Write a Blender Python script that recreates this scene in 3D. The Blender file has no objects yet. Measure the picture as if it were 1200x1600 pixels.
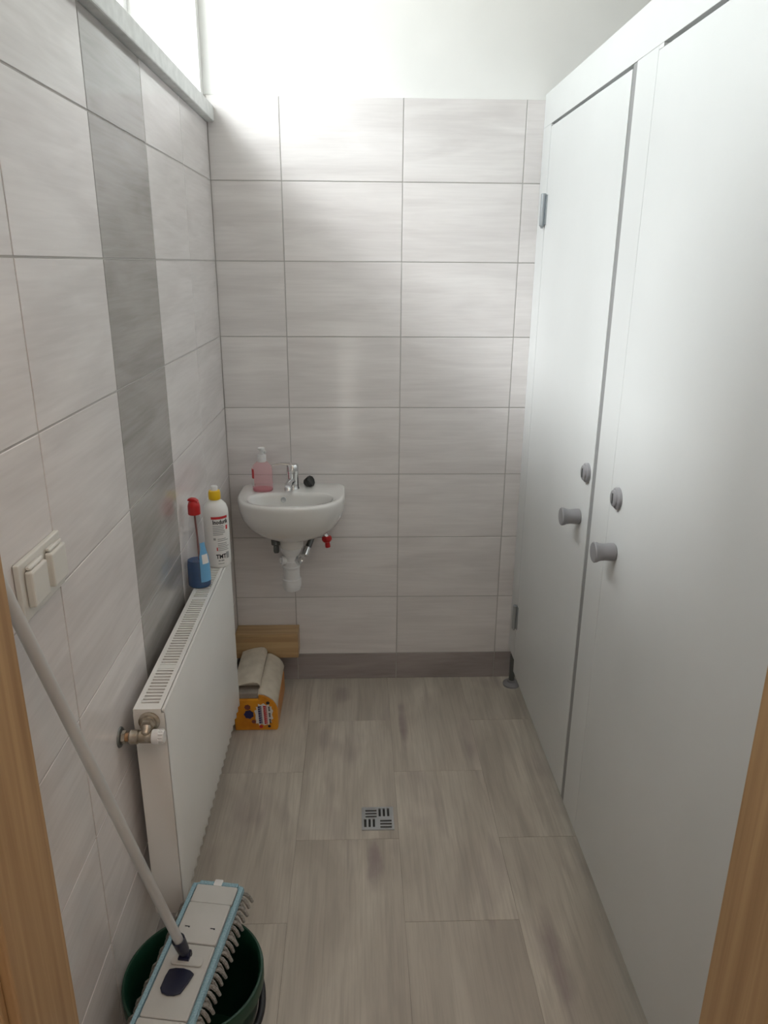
import bpy, bmesh, math, random
from mathutils import Vector, Matrix
random.seed(7)
scene = bpy.context.scene
C = scene.collection
PI = math.pi

# ------------------------------------------------------------------ camera
cam_d = bpy.data.cameras.new('camera')
cam = bpy.data.objects.new('camera', cam_d); C.objects.link(cam)
F_PX = 1160.63
cam_d.sensor_fit = 'VERTICAL'; cam_d.sensor_height = 24.0
cam_d.lens = F_PX / 1600.0 * 24.0
cam_d.clip_start = 0.02
yaw, pit, rol = 0.0364, -0.3225, 0.0073
fw = Vector((math.sin(yaw)*math.cos(pit), math.cos(yaw)*math.cos(pit), math.sin(pit)))
rt = Vector((math.cos(yaw), -math.sin(yaw), 0)); up = rt.cross(fw)
r2 = rt*math.cos(rol) + up*math.sin(rol); u2 = up*math.cos(rol) - rt*math.sin(rol)
cam.matrix_world = Matrix(((r2.x, u2.x, -fw.x, -0.1526), (r2.y, u2.y, -fw.y, -2.6885), (r2.z, u2.z, -fw.z, 1.6206), (0, 0, 0, 1)))
scene.camera = cam

# ------------------------------------------------------------------ world: overcast sky over dull ground
SKY = 9.1; FILL = 10.0
w = bpy.data.worlds.new('World'); scene.world = w; w.use_nodes = True
nt = w.node_tree; nt.nodes.clear()
wo = nt.nodes.new('ShaderNodeOutputWorld'); bg = nt.nodes.new('ShaderNodeBackground')
tc = nt.nodes.new('ShaderNodeTexCoord'); sx = nt.nodes.new('ShaderNodeSeparateXYZ')
rp = nt.nodes.new('ShaderNodeValToRGB'); mr = nt.nodes.new('ShaderNodeMapRange')
mr.inputs['From Min'].default_value = -1; mr.inputs['From Max'].default_value = 1
nt.links.new(tc.outputs['Generated'], sx.inputs[0]); nt.links.new(sx.outputs['Z'], mr.inputs['Value'])
nt.links.new(mr.outputs['Result'], rp.inputs[0])
e = rp.color_ramp.elements
e[0].position = 0.49; e[0].color = (0.50, 0.49, 0.44, 1)
e[1].position = 0.54; e[1].color = (0.93, 0.99, 1.0, 1)
nt.links.new(rp.outputs[0], bg.inputs['Color']); bg.inputs['Strength'].default_value = SKY
nt.links.new(bg.outputs[0], wo.inputs[0])

def portal(name, loc, rot, sx_, sy_):
    l = bpy.data.lights.new(name, 'AREA'); l.shape = 'RECTANGLE'; l.size = sx_; l.size_y = sy_
    l.cycles.is_portal = True
    o = bpy.data.objects.new(name, l); C.objects.link(o); o.location = loc; o.rotation_euler = rot
    return o

# hazy sun behind thin cloud, high on the window side
sun_d = bpy.data.lights.new('hazy_sun', 'SUN'); sun_d.energy = 3.7; sun_d.angle = math.radians(15); sun_d.color = (0.95, 0.99, 1.0)
sun = bpy.data.objects.new('hazy_sun', sun_d); C.objects.link(sun)
sun.rotation_euler = Vector((1.0, 0.36, -0.94)).to_track_quat('-Z', 'Y').to_euler(); sun.location = (-4, -2, 6)

vs = scene.view_settings
vs.view_transform = 'Standard'; vs.look = 'None'; vs.gamma = 1.0; vs.use_curve_mapping = False
vs.exposure = 0.0

# ------------------------------------------------------------------ materials
MATS = {}
def mat(name, col, rough=0.5, metal=0.0, spec=0.5, coat=0.0):
    m = bpy.data.materials.new(name); m.use_nodes = True
    b = m.node_tree.nodes['Principled BSDF']
    b.inputs['Base Color'].default_value = (*col, 1); b.inputs['Roughness'].default_value = rough
    b.inputs['Metallic'].default_value = metal; b.inputs['Specular IOR Level'].default_value = spec
    b.inputs['Coat Weight'].default_value = coat
    MATS[name] = m
    return m
def nodes(m): return m.node_tree.nodes, m.node_tree.links
def noise_col(m, c1, c2, scale=(20, 20, 20), nscale=1.0, detail=4, lo=0.35, hi=0.65, rnd=True, bump=0.0, distort=0.0):
    """object-space noise between two colours, shifted per object"""
    N, L = nodes(m); b = N['Principled BSDF']
    t = N.new('ShaderNodeTexCoord'); mp = N.new('ShaderNodeMapping'); mp.inputs['Scale'].default_value = scale
    n = N.new('ShaderNodeTexNoise'); n.inputs['Scale'].default_value = nscale; n.inputs['Detail'].default_value = detail
    n.inputs['Distortion'].default_value = distort
    r = N.new('ShaderNodeValToRGB'); r.color_ramp.elements[0].position = lo; r.color_ramp.elements[1].position = hi
    r.color_ramp.elements[0].color = (*c1, 1); r.color_ramp.elements[1].color = (*c2, 1)
    L.new(t.outputs['Object'], mp.inputs['Vector'])
    if rnd:
        oi = N.new('ShaderNodeObjectInfo'); mu = N.new('ShaderNodeMath'); mu.operation = 'MULTIPLY'; mu.inputs[1].default_value = 57.0
        ad = N.new('ShaderNodeVectorMath'); ad.operation = 'ADD'
        L.new(oi.outputs['Random'], mu.inputs[0]); L.new(mp.outputs[0], ad.inputs[0]); L.new(mu.outputs[0], ad.inputs[1])
        L.new(ad.outputs[0], n.inputs['Vector'])
    else:
        L.new(mp.outputs[0], n.inputs['Vector'])
    L.new(n.outputs['Fac'], r.inputs[0]); L.new(r.outputs[0], b.inputs['Base Color'])
    if bump:
        bp = N.new('ShaderNodeBump'); bp.inputs['Strength'].default_value = bump; bp.inputs['Distance'].default_value = 0.002
        L.new(n.outputs['Fac'], bp.inputs['Height']); L.new(bp.outputs[0], b.inputs['Normal'])
    return m
def grain_tile(name, light, dark, axis, rough=0.12, amount=1.0):
    """glazed wood-look tile: long soft streaks along one axis with finer grain on top"""
    m = mat(name, light, rough, spec=0.5); N, L = nodes(m); b = N['Principled BSDF']
    t = N.new('ShaderNodeTexCoord'); oi = N.new('ShaderNodeObjectInfo')
    mu = N.new('ShaderNodeMath'); mu.operation = 'MULTIPLY'; mu.inputs[1].default_value = 61.0
    L.new(oi.outputs['Random'], mu.inputs[0])
    def layer(sc, ns, det, dist):
        mp = N.new('ShaderNodeMapping'); mp.inputs['Scale'].default_value = sc
        ad = N.new('ShaderNodeVectorMath'); ad.operation = 'ADD'
        n = N.new('ShaderNodeTexNoise'); n.inputs['Scale'].default_value = ns; n.inputs['Detail'].default_value = det
        n.inputs['Distortion'].default_value = dist
        L.new(t.outputs['Object'], mp.inputs['Vector']); L.new(mp.outputs[0], ad.inputs[0]); L.new(mu.outputs[0], ad.inputs[1])
        L.new(ad.outputs[0], n.inputs['Vector']); return n
    def sc(along, across): return tuple(along if i == axis else across for i in range(3))
    n1 = layer(sc(2.2, 13), 1.0, 3, 0.9)       # broad cathedral figure
    n2 = layer(sc(7, 130), 1.0, 4, 0.4)        # fine lines
    r1 = N.new('ShaderNodeMapRange'); r1.inputs['From Min'].default_value = 0.36; r1.inputs['From Max'].default_value = 0.62
    r2_ = N.new('ShaderNodeMapRange'); r2_.inputs['From Min'].default_value = 0.3; r2_.inputs['From Max'].default_value = 0.7
    L.new(n1.outputs['Fac'], r1.inputs['Value']); L.new(n2.outputs['Fac'], r2_.inputs['Value'])
    a = N.new('ShaderNodeMath'); a.operation = 'MULTIPLY'; a.inputs[1].default_value = 0.62
    L.new(r1.outputs[0], a.inputs[0])
    c = N.new('ShaderNodeMath'); c.operation = 'MULTIPLY_ADD'; c.inputs[1].default_value = 0.38
    L.new(r2_.outputs[0], c.inputs[0]); L.new(a.outputs[0], c.inputs[2])
    mx = N.new('ShaderNodeMix'); mx.data_type = 'RGBA'
    mx.inputs['A'].default_value = (*dark, 1); mx.inputs['B'].default_value = (*light, 1)
    L.new(c.outputs[0], mx.inputs['Factor']); L.new(mx.outputs['Result'], b.inputs['Base Color'])
    return m
TL, TD = (0.820, 0.788, 0.780), (0.690, 0.655, 0.648)
grain_tile('tile_back', TL, TD, 0)
grain_tile('tile_left', TL, TD, 1)
grain_tile('tile_grey', (0.43, 0.407, 0.392), (0.30, 0.283, 0.27), 1)
grain_tile('skirt_back', (0.40, 0.355, 0.345), (0.28, 0.245, 0.24), 0, 0.25)
grain_tile('skirt_left', (0.40, 0.355, 0.345), (0.28, 0.245, 0.24), 1, 0.25)
mat('grout', (0.47, 0.45, 0.435), 0.8); mat('floor_joint', (0.34, 0.305, 0.265), 0.8)
noise_col(mat('paint', (0.8, 0.8, 0.78), 0.7), (0.86, 0.86, 0.845), (0.885, 0.885, 0.87), (6, 6, 6))
noise_col(mat('sill', (0.6, 0.62, 0.6), 0.35), (0.62, 0.64, 0.63), (0.74, 0.76, 0.75), (30, 30, 30), detail=6)
noise_col(mat('laminate', (0.70, 0.715, 0.705), 0.32, spec=0.45), (0.645, 0.655, 0.65), (0.67, 0.68, 0.675), (3, 3, 3))
mat('grey_plastic', (0.25, 0.245, 0.255), 0.42)
mat('steel', (0.55, 0.58, 0.60), 0.28, 0.9); mat('hinge_steel', (0.42, 0.45, 0.47), 0.35, 0.8)
mat('dark_steel', (0.16, 0.17, 0.17), 0.4, 0.7)
mat('gap_strip', (0.26, 0.26, 0.26), 0.5)
noise_col(mat('radiator', (0.80, 0.79, 0.76), 0.28), (0.79, 0.785, 0.765), (0.82, 0.815, 0.795), (4, 4, 4))
mat('radiator_shade', (0.05, 0.045, 0.042), 0.7)
noise_col(mat('brass', (0.45, 0.40, 0.32), 0.35, 0.85), (0.36, 0.31, 0.24), (0.56, 0.52, 0.46), (60, 60, 60))
noise_col(mat('copper', (0.5, 0.27, 0.14), 0.4, 0.8), (0.30, 0.20, 0.12), (0.55, 0.30, 0.15), (70, 70, 70))
mat('white_plastic', (0.78, 0.78, 0.78), 0.35)
mat('cream_plastic', (0.72, 0.715, 0.675), 0.38)
mat('porcelain', (0.82, 0.81, 0.79), 0.08, spec=0.6, coat=0.5)
mat('chrome', (0.78, 0.79, 0.80), 0.08, 1.0)
mat('black_rubber_shade', (0.012, 0.014, 0.014), 0.35)  # rubber of the plug, also painted shade in the drain
mat('red_plastic', (0.50, 0.012, 0.014), 0.3)
mat('red_print', (0.58, 0.03, 0.035), 0.4)
mat('yellow_plastic', (0.86, 0.55, 0.01), 0.3)
mat('bottle_white', (0.83, 0.825, 0.81), 0.3)
mat('print_black', (0.02, 0.02, 0.025), 0.5)
mat('print_grey', (0.36, 0.37, 0.37), 0.5)
mat('print_blue', (0.03, 0.03, 0.13), 0.5)
mat('print_white', (0.78, 0.76, 0.74), 0.5)
mat('label_blue', (0.16, 0.42, 0.70), 0.4)
mat('liquid_blue', (0.001, 0.065, 0.22), 0.2)
mat('amber_tube', (0.20, 0.06, 0.05), 0.4)
mat('green_plastic', (0.007, 0.045, 0.026), 0.4)
mat('handle_dark', (0.02, 0.02, 0.024), 0.4)
noise_col(mat('mop_grey', (0.55, 0.55, 0.53), 0.4), (0.53, 0.535, 0.52), (0.58, 0.58, 0.565), (9, 9, 9))
mat('mop_navy', (0.010, 0.012, 0.035), 0.35)
noise_col(mat('mop_blue', (0.28, 0.50, 0.62), 0.85), (0.24, 0.41, 0.50), (0.35, 0.53, 0.61), (300, 300, 300), bump=0.6)
noise_col(mat('mop_fringe', (0.42, 0.41, 0.39), 0.95), (0.20, 0.195, 0.18), (0.34, 0.33, 0.31), (260, 260, 260), bump=0.7)
noise_col(mat('mop_pole', (0.52, 0.53, 0.53), 0.4), (0.50, 0.51, 0.51), (0.56, 0.565, 0.56), (8, 8, 8))
noise_col(mat('orange_film', (0.72, 0.27, 0.012), 0.3), (0.62, 0.21, 0.008), (0.80, 0.34, 0.02), (14, 14, 14))
noise_col(mat('cream_paper', (0.62, 0.56, 0.46), 0.85), (0.58, 0.52, 0.43), (0.66, 0.60, 0.50), (30, 30, 30))
noise_col(mat('grey_paper', (0.33, 0.29, 0.25), 0.9), (0.30, 0.26, 0.225), (0.36, 0.32, 0.275), (30, 30, 30))

def wood(name, c1, c2, scale, rough=0.45):
    return noise_col(mat(name, c1, rough), c1, c2, scale, 1.0, 5, 0.3, 0.7, True, 0.05, 0.6)
wood('oak_frame', (0.36, 0.215, 0.10), (0.53, 0.345, 0.175), (55, 55, 1.6))
wood('oak_box', (0.36, 0.225, 0.11), (0.56, 0.385, 0.20), (2.0, 40, 40))

def clear(name, col, fac, tint, rough=0.08):
    """see-through plastic or glass: part of the light passes straight through, tinted"""
    m = mat(name, col, rough); N, L = nodes(m); b = N['Principled BSDF']; o = N['Material Output']
    tr = N.new('ShaderNodeBsdfTransparent'); tr.inputs[0].default_value = (*tint, 1)
    mx = N.new('ShaderNodeMixShader'); mx.inputs[0].default_value = fac
    L.new(tr.outputs[0], mx.inputs[1]); L.new(b.outputs[0], mx.inputs[2]); L.new(mx.outputs[0], o.inputs[0])
    return m
clear('pink_plastic', (0.90, 0.64, 0.66), 0.26, (1.0, 0.86, 0.88))
clear('pink_liquid', (0.80, 0.30, 0.37), 0.5, (1.0, 0.62, 0.68))
clear('clear_plastic', (0.75, 0.75, 0.76), 0.08, (0.97, 0.97, 0.98))
clear('window_glass', (0.9, 0.95, 0.95), 0.06, (1, 1, 1), 0.02)

m = mat('fill_glow', (0.8, 0.8, 0.8)); b_ = m.node_tree.nodes['Principled BSDF']  # emission of the added corridor fill lamp
b_.inputs['Emission Color'].default_value = (1.0, 0.76, 0.60, 1); b_.inputs['Emission Strength'].default_value = FILL
def floor_material():
    m = mat('floor_plank', (0.40, 0.37, 0.325), 0.34, spec=0.4); N, L = nodes(m); b = N['Principled BSDF']
    t = N.new('ShaderNodeTexCoord'); oi = N.new('ShaderNodeObjectInfo'); geo = N.new('ShaderNodeNewGeometry')
    mu = N.new('ShaderNodeMath'); mu.operation = 'MULTIPLY'; mu.inputs[1].default_value = 43.0
    L.new(oi.outputs['Random'], mu.inputs[0])
    def layer(sc, det, dist):
        mp = N.new('ShaderNodeMapping'); mp.inputs['Scale'].default_value = sc
        ad = N.new('ShaderNodeVectorMath'); ad.operation = 'ADD'
        n = N.new('ShaderNodeTexNoise'); n.inputs['Scale'].default_value = 1; n.inputs['Detail'].default_value = det
        n.inputs['Distortion'].default_value = dist
        L.new(t.outputs['Object'], mp.inputs['Vector']); L.new(mp.outputs[0], ad.inputs[0]); L.new(mu.outputs[0], ad.inputs[1])
        L.new(ad.outputs[0], n.inputs['Vector']); return n
    def mix(fac, a, bb):
        x = N.new('ShaderNodeMix'); x.data_type = 'RGBA'
        L.new(fac, x.inputs['Factor'])
        for k, v in (('A', a), ('B', bb)):
            if isinstance(v, tuple): x.inputs[k].default_value = (*v, 1)
            else: L.new(v, x.inputs[k])
        return x.outputs['Result']
    def rng(src, lo, hi, tmax=1.0):
        r = N.new('ShaderNodeMapRange'); r.inputs['From Min'].default_value = lo; r.inputs['From Max'].default_value = hi
        r.inputs['To Max'].default_value = tmax; L.new(src, r.inputs['Value']); return r.outputs[0]
    base = mix(rng(layer((7, 2.0, 1), 4, 0.6).outputs['Fac'], 0.35, 0.65), (0.44, 0.398, 0.345), (0.60, 0.555, 0.485))
    base = mix(rng(layer((42, 2.6, 1), 5, 0.5).outputs['Fac'], 0.48, 0.72, 0.55), base, (0.33, 0.29, 0.255))
    base = mix(rng(layer((190, 7, 1), 3, 0.2).outputs['Fac'], 0.45, 0.75, 0.40), base, (0.35, 0.31, 0.27))
    base = mix(rng(layer((9, 3.2, 1), 2, 0.3).outputs['Fac'], 0.60, 0.78, 0.55), base, (0.32, 0.27, 0.255))
    # purple-brown knots printed on the planks: x, y, half width, half length, strength
    sp = N.new('ShaderNodeSeparateXYZ'); L.new(geo.outputs['Position'], sp.inputs[0])
    nz = layer((25, 12, 1), 3, 0.0)
    for (kx, ky, hw, hl, s) in ((0.01, -0.33, 0.018, 0.16, 0.75), (-0.11, -1.00, 0.028, 0.10, 0.8), (0.33, -1.33, 0.03, 0.16, 0.6),
                                (-0.22, -0.12, 0.04, 0.06, 0.45), (-0.28, -0.40, 0.02, 0.09, 0.4), (0.19, -1.10, 0.015, 0.14, 0.35), (0.24, -0.45, 0.03, 0.18, 0.3)):
        q = []
        for ax, cc, hh in (('X', kx, hw), ('Y', ky, hl)):
            s1 = N.new('ShaderNodeMath'); s1.operation = 'SUBTRACT'; s1.inputs[1].default_value = cc; L.new(sp.outputs[ax], s1.inputs[0])
            d1 = N.new('ShaderNodeMath'); d1.operation = 'DIVIDE'; d1.inputs[1].default_value = hh; L.new(s1.outputs[0], d1.inputs[0])
            p1 = N.new('ShaderNodeMath'); p1.operation = 'POWER'; p1.inputs[1].default_value = 2; L.new(d1.outputs[0], p1.inputs[0])
            q.append(p1.outputs[0])
        a1 = N.new('ShaderNodeMath'); a1.operation = 'ADD'; L.new(q[0], a1.inputs[0]); L.new(q[1], a1.inputs[1])
        a2 = N.new('ShaderNodeMath'); a2.operation = 'MULTIPLY_ADD'; a2.inputs[1].default_value = 1.6
        L.new(nz.outputs['Fac'], a2.inputs[0]); L.new(a1.outputs[0], a2.inputs[2])
        r = N.new('ShaderNodeMapRange'); r.inputs['From Min'].default_value = 0.6; r.inputs['From Max'].default_value = 2.2
        r.inputs['To Min'].default_value = s; r.inputs['To Max'].default_value = 0; r.interpolation_type = 'SMOOTHSTEP'
        L.new(a2.outputs[0], r.inputs['Value'])
        base = mix(r.outputs[0], base, (0.25, 0.195, 0.195))
    L.new(base, b.inputs['Base Color'])
floor_material()

# ------------------------------------------------------------------ building helpers
WORLD = {}          # object -> world origin (nothing is rotated, so parenting is a subtraction)
def setp(o, label=None, cat=None, group=None, kind=None):
    if label: o['label'] = label
    if cat: o['category'] = cat
    if group: o['group'] = group
    if kind: o['kind'] = kind
    return o
def place(o, origin, parent):
    origin = Vector(origin); WORLD[o.name] = origin.copy()
    if parent is not None:
        o.parent = parent; o.location = origin - WORLD[parent.name]
    else: o.location = origin
    C.objects.link(o)
def empty(name, loc, parent=None):
    o = bpy.data.objects.new(name, None); o.empty_display_size = 0.05
    place(o, loc, parent); return o
class MB:
    def __init__(self): self.v = []; self.f = []; self.sm = []
    def add(self, vs_, fs, smooth=False):
        n = len(self.v); self.v += [Vector(p) for p in vs_]
        for f in fs: self.f.append([n+i for i in f]); self.sm.append(smooth)
        return self
    def box(self, x0, x1, y0, y1, z0, z1):
        return self.add([(x0,y0,z0),(x1,y0,z0),(x1,y1,z0),(x0,y1,z0),(x0,y0,z1),(x1,y0,z1),(x1,y1,z1),(x0,y1,z1)],
            [(0,3,2,1),(4,5,6,7),(0,1,5,4),(1,2,6,5),(2,3,7,6),(3,0,4,7)])
    def obox(self, c, ax, ay, az, hx, hy, hz):
        """box with its own axes"""
        c = Vector(c); P = []
        for sz in (-1, 1):
            for sx_, sy_ in ((-1,-1),(1,-1),(1,1),(-1,1)): P.append(c + ax*sx_*hx + ay*sy_*hy + az*sz*hz)
        return self.add(P, [(0,3,2,1),(4,5,6,7),(0,1,5,4),(1,2,6,5),(2,3,7,6),(3,0,4,7)])
    def lathe(self, origin, axis, prof, n=28, ex=None, sx_=1.0, sy_=1.0, smooth=True):
        """prof: list of (radius, height along axis); r=0 closes"""
        o = Vector(origin); a = Vector(axis).normalized()
        t = Vector((1,0,0)) if ex is None else Vector(ex)
        if abs(t.dot(a)) > 0.9: t = Vector((0,1,0))
        u = (t - a*t.dot(a)).normalized(); w_ = a.cross(u)
        vs_, fs, rings = [], [], []
        for r, h in prof:
            if r <= 1e-6: rings.append([len(vs_)]); vs_.append(o + a*h)
            else:
                rings.append(list(range(len(vs_), len(vs_)+n)))
                for k in range(n):
                    an = 2*PI*k/n; vs_.append(o + a*h + u*(r*sx_*math.cos(an)) + w_*(r*sy_*math.sin(an)))
        for A, B in zip(rings, rings[1:]):
            for k in range(n):
                k2 = (k+1) % n
                if len(A) == 1 and len(B) == 1: continue
                if len(A) == 1: fs.append((A[0], B[k2], B[k])[::-1] if False else (A[0], B[k], B[k2])[::-1])
                elif len(B) == 1: fs.append((A[k], A[k2], B[0]))
                else: fs.append((A[k], A[k2], B[k2], B[k]))
        return self.add(vs_, fs, smooth)
    def cyl(self, p0, p1, r, n=20, r1=None, bev=0.0):
        p0, p1 = Vector(p0), Vector(p1); h = (p1-p0).length; r1 = r if r1 is None else r1
        b = bev
        pr = [(0,0),(r-b,0),(r,b),(r1,h-b),(r1-b,h),(0,h)] if b else [(0,0),(r,0),(r,1e-5),(r1,h-1e-5),(r1,h),(0,h)]
        return self.lathe(p0, p1-p0, pr, n)
    def tube(self, pts, r, n=10, rf=None):
        pts = [Vector(p) for p in pts]; vs_, fs = [], []
        prev = None
        for i, p in enumerate(pts):
            d = (pts[min(i+1, len(pts)-1)] - pts[max(i-1, 0)]).normalized()
            if prev is None:
                t = Vector((0,0,1)) if abs(d.z) < 0.9 else Vector((1,0,0)); u = (t - d*t.dot(d)).normalized()
            else: u = (prev - d*prev.dot(d)).normalized()
            prev = u; w_ = d.cross(u); rr = rf(i/(len(pts)-1)) if rf else r
            for k in range(n): vs_.append(p + u*rr*math.cos(2*PI*k/n) + w_*rr*math.sin(2*PI*k/n))
        m = len(pts)
        for i in range(m-1):
            for k in range(n): fs.append((i*n+k, i*n+(k+1)%n, (i+1)*n+(k+1)%n, (i+1)*n+k))
        fs.append(tuple(range(n))[::-1]); fs.append(tuple((m-1)*n+k for k in range(n)))
        return self.add(vs_, fs, True)
    def prism(self, poly, fn, d0, d1):
        """extrude a 2-D polygon: fn(a, b, d) -> point"""
        n = len(poly); vs_ = [fn(a, b, d0) for a, b in poly] + [fn(a, b, d1) for a, b in poly]
        fs = [tuple(range(n))[::-1], tuple(range(n, 2*n))] + [(i, (i+1)%n, n+(i+1)%n, n+i) for i in range(n)]
        return self.add(vs_, fs)
    def loft(self, rings, cap0=True, cap1=True, smooth=True):
        n = len(rings[0]); vs_ = [p for r in rings for p in r]; fs = []
        for i in range(len(rings)-1):
            for k in range(n): fs.append((i*n+k, i*n+(k+1)%n, (i+1)*n+(k+1)%n, (i+1)*n+k))
        if cap0: fs.append(tuple(range(n))[::-1])
        if cap1: fs.append(tuple((len(rings)-1)*n+k for k in range(n)))
        return self.add(vs_, fs, smooth)
    def mesh(self, name, origin):
        me = bpy.data.meshes.new(name); o = Vector(origin)
        me.from_pydata([tuple(p-o) for p in self.v], [], self.f)
        me.polygons.foreach_set('use_smooth', self.sm)
        bm = bmesh.new(); bm.from_mesh(me); bmesh.ops.recalc_face_normals(bm, faces=bm.faces); bm.to_mesh(me); bm.free()
        me.update(); return me
    def build(self, name, material, parent=None, origin=None, bevel=0.0, seg=2, sharp=40):
        if origin is None:
            lo = [min(p[i] for p in self.v) for i in range(3)]; hi = [max(p[i] for p in self.v) for i in range(3)]
            origin = ((lo[0]+hi[0])/2, (lo[1]+hi[1])/2, (lo[2]+hi[2])/2 if parent else lo[2])
        me = self.mesh(name, origin)
        if bevel:
            bm = bmesh.new(); bm.from_mesh(me)
            es = [e_ for e_ in bm.edges if len(e_.link_faces) == 2 and e_.calc_face_angle(0) > 0.6]
            bmesh.ops.bevel(bm, geom=es, offset=bevel, segments=seg, affect='EDGES', profile=0.5, clamp_overlap=True)
            bm.to_mesh(me); bm.free()
        if any(self.sm):
            me.polygons.foreach_set('use_smooth', [True]*len(me.polygons))
            me.set_sharp_from_angle(angle=math.radians(sharp))
        me.materials.append(MATS[material])
        o = bpy.data.objects.new(name, me); place(o, origin, parent); return o
def inst(name, src, origin, parent):
    o = bpy.data.objects.new(name, src.data); place(o, origin, parent); return o
TILECACHE = {}
def tile(parent, x0, x1, y0, y1, z0, z1, material, name='tile', bevel=0.0008):
    c = ((x0+x1)/2, (y0+y1)/2, (z0+z1)/2); key = tuple(round(q, 4) for q in (x1-x0, y1-y0, z1-z0)) + (material,)
    if key in TILECACHE: return inst(name, TILECACHE[key], c, parent)
    o = MB().box(x0, x1, y0, y1, z0, z1).build(name, material, parent, c, bevel=bevel, seg=1)
    TILECACHE[key] = o; return o
def text_mesh(body, size):
    cu = bpy.data.curves.new('t', 'FONT'); cu.body = body; cu.size = size; cu.align_x = 'CENTER'; cu.align_y = 'CENTER'; cu.resolution_u = 2; cu.offset = size*0.035
    o = bpy.data.objects.new('t', cu); C.objects.link(o)
    bpy.context.view_layer.update()
    dg = bpy.context.evaluated_depsgraph_get(); me = o.evaluated_get(dg).to_mesh()
    vs_ = [tuple(v.co) for v in me.vertices]; fs = [tuple(p.vertices) for p in me.polygons]
    o.evaluated_get(dg).to_mesh_clear(); bpy.data.objects.remove(o); bpy.data.curves.remove(cu)
    return vs_, fs

# ------------------------------------------------------------------ the setting
XL = -0.6353; P = 0.402; H = 0.2518; SK = 0.1155; TOP = SK + 8*H
G = 0.0016            # half joint
YF = -1.90            # inner face of the wall with the doorway
CEIL = 3.10
JL, JR = XL, XL
DL, DR = -0.5525, 0.3475   # clear doorway

# floor
fl = MB().box(-1.1, 1.75, -3.75, 0.2, -0.15, -0.004).build('floor', 'grout', None, (0, 0, 0)); setp(fl, 'grey wood-look plank floor', 'floor', kind='structure')
MB().box(-0.66, 1.75, -3.7, 0.008, -0.006, -0.0012).build('joint_bed', 'floor_joint', fl)
xs = [-0.6353, -0.341, -0.036, 0.262, 0.562, 0.862]
ys0 = {0: -1.195, 1: -0.904, 2: -0.597, 3: -0.908, 4: -0.6}
TG = 0.0004
for ci in range(5):
    cuts = sorted({0.006, -2.04} | {ys0[ci] + k*0.603 for k in range(-4, 5) if -2.0 < ys0[ci] + k*0.603 < -0.03}, reverse=True)
    for a, b_ in zip(cuts, cuts[1:]):
        tile(fl, xs[ci]+TG, xs[ci+1]-TG, b_+TG, a-TG, -0.003, 0.0, 'floor_plank', 'plank', 0.0004)
MB().box(-1.0, 1.7, -3.7, -2.042, -0.003, 0.0).build('corridor_floor', 'floor_plank', fl)

# back wall
wb = MB().box(-1.1, 1.75, 0.008, 0.2, 0, CEIL).build('wall_back', 'paint', None, (0, 0, 0)); setp(wb, 'back wall with pale grey glazed tiles and white paint above', 'wall', kind='structure')
MB().box(XL-0.008, 0.86, 0.0014, 0.008, SK, TOP-0.0015).build('grout_bed', 'grout', wb)
cols = [XL, -P, 0.0, P, 2*P]
for r in range(8):
    for a, b_ in zip(cols, cols[1:]):
        tile(wb, a+G, b_-G, 0.0, 0.006, SK+r*H+G, SK+(r+1)*H-G, 'tile_back')
bb = MB().box(XL-0.008, 0.86, 0.0014, 0.008, 0, SK).build('baseboard_back', 'grout', None); setp(bb, 'dark grey tile skirting along the back wall', 'baseboard', kind='structure')
for a, b_ in zip(cols, cols[1:]):
    tile(bb, a+G, b_-G, -0.001, 0.006, 0.0005, SK-G, 'skirt_back')

# left wall with window recess
WT = 0.28; WY0, WY1 = -0.035, -1.86; WZ0, WZ1 = 2.098, 2.92
x0, x1 = XL-0.008-WT, XL-0.008
m = MB().box(x0, x1, -1.9, 0.008, 0, 2.05)
m.box(x0, x1, WY0, 0.008, 2.05, CEIL); m.box(x0, x1, -1.9, WY1, 2.05, CEIL); m.box(x0, x1, WY1, WY0, WZ1, CEIL)
wl = m.build('wall_left', 'paint', None, (XL, -0.95, 0)); setp(wl, 'left wall tiled pale grey with one dark tile column', 'wall', kind='structure')
MB().box(x1, XL-0.0014, -1.9, 0.008, SK, 2.05).build('grout_bed', 'grout', wl)
ycol = [0.0, -0.401, -0.790, -1.179, -1.568, -1.899]
for r in range(8):
    for k in range(5):
        z1 = min(SK+(r+1)*H, 2.05) - (G if r < 7 else 0.0005)
        tile(wl, XL-0.006, XL, ycol[k+1]+G, ycol[k]-G, SK+r*H+G, z1, 'tile_grey' if k == 2 else 'tile_left')
bl = MB().box(x1, XL-0.0014, -1.9, 0.0, 0, SK).build('baseboard_left', 'grout', None); setp(bl, 'dark grey tile skirting along the left wall', 'baseboard', kind='structure')
for k in range(5):
    tile(bl, XL-0.006, XL+0.001, ycol[k+1]+G, ycol[k]-G-0.001, 0.0005, SK-G, 'skirt_left')

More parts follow.
